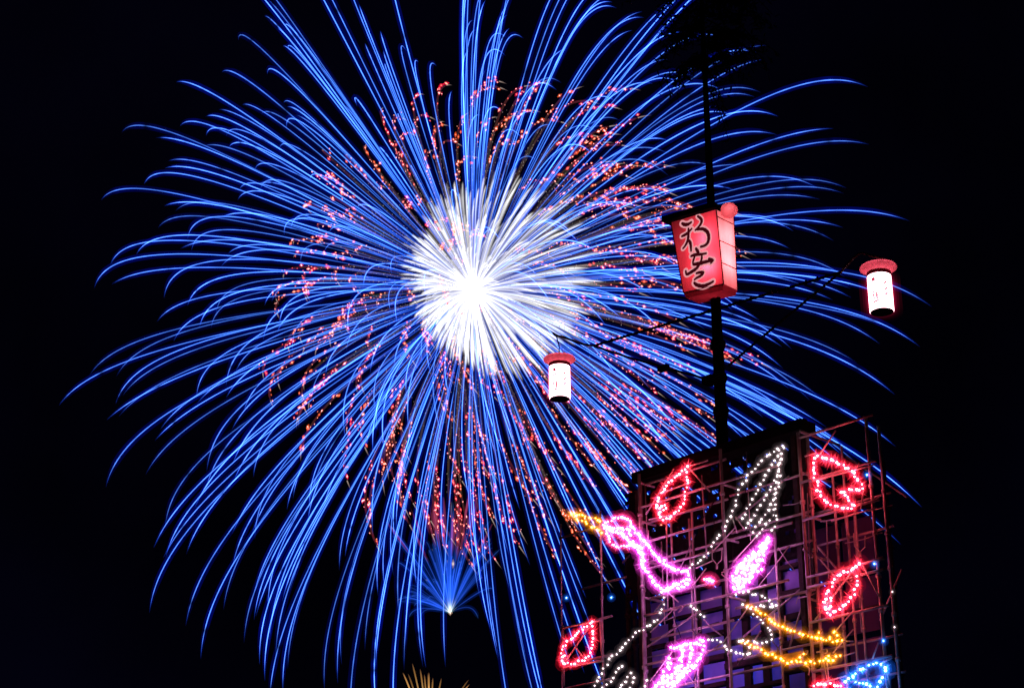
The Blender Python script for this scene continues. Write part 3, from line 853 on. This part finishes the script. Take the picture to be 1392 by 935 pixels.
# white-hot pistil
rw = random.Random(5); white = []
wdir = Vector((.62, 0, .62))
for k in range(820):
    d = rdir(rw)
    L = (130 + 56 * d.dot(wdir)) * rw.uniform(.84, 1.10)
    P = flight(burst_c, d, L / .86, 2.0, 10, 6, 10, .02)
    b = rw.uniform(.3, 1.1)
    c1 = [tuple(c * b for c in ramp([(0, (.10, .10, .105)), (.2, (.075, .075, .08)), (.45, (.14, .14, .145)), (.75, (.32, .32, .32)), (.87, (.25, .245, .24)), (.95, (.06, .055, .05)), (1, (0, 0, 0))], i / 10)) for i in range(11)]
    c2 = [tuple(x * .22 for x in c) for c in c1]
    m = MB(); add_trail(m, P, [(.68, c1), (2.0, c2)], .05, .4)
    white.append((L, m))
commit(fw, 'white_streak', white)

# crackling red glitter stars
rg = random.Random(31); glit = []
NG = 215
for k in range(NG):
    zz = 1 - 2 * (k + .5) / NG; a = k * 2.399963 + rg.uniform(-.4, .4); q = math.sqrt(1 - zz * zz)
    d0 = Vector((q * math.cos(a), q * math.sin(a), zz))
    for j in range(rg.choice((1, 1, 1, 1, 2))):
        d = (d0 + Vector((rg.gauss(0, 1), rg.gauss(0, 1), rg.gauss(0, 1))) * .05).normalized()
        vk = 350 * rg.uniform(.86, 1.07); T = rg.uniform(2.1, 3.3)
        n = 90; P = flight(burst_c, d, vk, T, 26, 28, n, .25)
        m = MB(); t_red = rg.uniform(.32, .55); warm = rg.random()
        step_px = 0.0
        for i in range(n):
            t = i / n; seg = (P[i + 1] - P[i]); px = seg.length / S
            step_px += px
            if step_px < rg.uniform(1.4, 4.6): continue
            step_px = 0
            ax = seg.normalized()
            p = P[i] + Vector((rg.gauss(0, 1), rg.gauss(0, 1), rg.gauss(0, 1))) * S * (1.1 + 1.6 * t)
            if t < t_red:
                if rg.random() < .75:
                    g_ = rg.uniform(.05, .42); m.octa(p, rg.uniform(.35, .65) * S, (g_, g_ * .82, g_ * .76), 1, ax, rg.uniform(1, 2.2))
            else:
                if rg.random() < .30: continue
                big_ = rg.random() < .42
                r = (rg.uniform(.7, 1.15) if big_ else rg.uniform(.3, .65)) * S
                hot = rg.choice(((1.6, 1.15, 1.2), (1.5, 1.0, .85), (1.4, .75, .5), (1.1, .30, .2)))
                m.octa(p, r, hot, 1, (ax + Vector((rg.gauss(0, .5), rg.gauss(0, .5), rg.gauss(0, .5)))).normalized(), rg.uniform(1, 2.6))
                hr = r * (2.3 if big_ else 2.0)
                m.octa(p, hr, (.36, .004, .022) if warm < .35 else (.36, .035, .005), 0, ax, rg.uniform(1.2, 2.2))
        # faint brown thread under the dots, and the last pale flick at the end
        cth = [tuple(c * rg.uniform(.5, 1.2) for c in (ramp([(0, (0, 0, 0)), (.25, (.022, .015, .013)), (.6, (.03, .006, .007)), (.9, (.05, .008, .012)), (1, (0, 0, 0))], i / 30))) for i in range(31)]
        Pt = [P[i * 3] for i in range(31)]
        add_trail(m, Pt, [(1.5, cth)], .1, .3)
        tail = flight(burst_c, d, vk, T + .35, 26, 28, 4, T - .05)
        cw_ = [(.20, .15, .13), (.16, .12, .1), (.1, .07, .06), (.04, .03, .03), (0, 0, 0)]
        add_trail(m, tail, [(.7, cw_)], .6, 1)
        glit.append((rg.random(), m))
commit(fw, 'glitter_trail', glit)

# small blue mine low in the sky
mine_c = at_depth(612, 832, FD)
mine = thing('firework', 'small blue fan of sparks rising from one bright point below the big burst', 'firework', mine_c)
rm = random.Random(17); L_ = []
for k in range(96):
    if k < 80: ang = rm.gauss(0, .34); ln = rm.uniform(60, 185) * (1 - .25 * min(1, abs(ang)))
    else: ang = -rm.uniform(1.0, 1.25) if rm.random() < .8 else rm.uniform(.8, 1.05); ln = rm.uniform(50, 95)
    d = Vector((math.sin(ang), rm.gauss(0, .35), math.cos(ang))).normalized()
    T = rm.uniform(1.6, 2.9)
    P = flight(mine_c, d, ln / .9, T, rm.uniform(6, 15), 2, 16, .01)
    b = rm.uniform(.25, .95); warm = rm.random() < .16
    c1 = [tuple(c * b for c in ramp([(0, (.14, .11, .09)), (.05, (.006, .014, .06)), (.12, (.006, .022, .17)), (.7, (.006, .024, .18)), (.9, (.10, .09, .10) if warm else (.01, .03, .12)), (1, (0, 0, 0))], i / 16)) for i in range(17)]
    c2 = [(0, c[1] * .12, c[2] * .16) for c in c1]
    m = MB(); add_trail(m, P, [(.75, c1), (3.4, c2)], .2, .5); L_.append((ln, m))
for k in range(26):                              # dim red brush of sparks above the fan
    ang = rm.gauss(0, .2); d = Vector((math.sin(ang), rm.gauss(0, .1), math.cos(ang))).normalized()
    a = rm.uniform(70, 120); P = [mine_c + d * S * (a + i * rm.uniform(7, 9)) + Vector((0, 0, -.05 * i * i * S)) for i in range(9)]
    c1 = [tuple(c for c in ramp([(0, (0, 0, 0)), (.5, (.085, .010, .028)), (1, (0, 0, 0))], i / 8)) for i in range(9)]
    m = MB(); add_trail(m, P, [(1.6, c1)], .3, .4); L_.append((10, m))
commit(mine, 'spark_streak', L_)
m = MB()
m.octa(mine_c, 1.7 * S, (1.3, 1.0, .8), 1, Vector((0, 0, 1)), 1.7); m.octa(mine_c, 4.5 * S, (.12, .07, .05), 0)
m.build('bright_point', [M['burn_glow'], M['spark']], mine)
m = MB(); p2 = mine_c + Vector((3, 0, 68)) * S
m.octa(p2, 1.3 * S, (.9, .72, .55), 1, Vector((0, 0, 1)), 2.6); m.octa(p2, 3.6 * S, (.09, .06, .05), 0, Vector((0, 0, 1)), 2)
m.build('rising_star', [M['burn_glow'], M['spark']], mine)

# gold fountain at the lower edge
gold_c = at_depth(584, 1010, FD)
gold = thing('firework', 'gold and brown spray of sparks cut off by the bottom edge of the picture', 'firework', gold_c)
L_ = []
for k in range(40):
    ang = rm.gauss(0, .5); ln = rm.uniform(75, 128) * (1 - .28 * abs(ang))
    d = Vector((math.sin(ang), rm.gauss(0, .25), math.cos(ang))).normalized()
    P = flight(gold_c, d, ln / .9, 2.2, 5, 0, 14, .05); b = rm.uniform(.4, 1.3)
    c1 = [tuple(c * b for c in ramp([(0, (.5, .3, .1)), (.6, (.20, .095, .025)), (.85, (.12, .055, .02)), (1, (0, 0, 0))], i / 14)) for i in range(15)]
    m = MB(); add_trail(m, P, [(1.0, c1)], .3, .6); L_.append((ln, m))
commit(gold, 'spark_streak', L_)
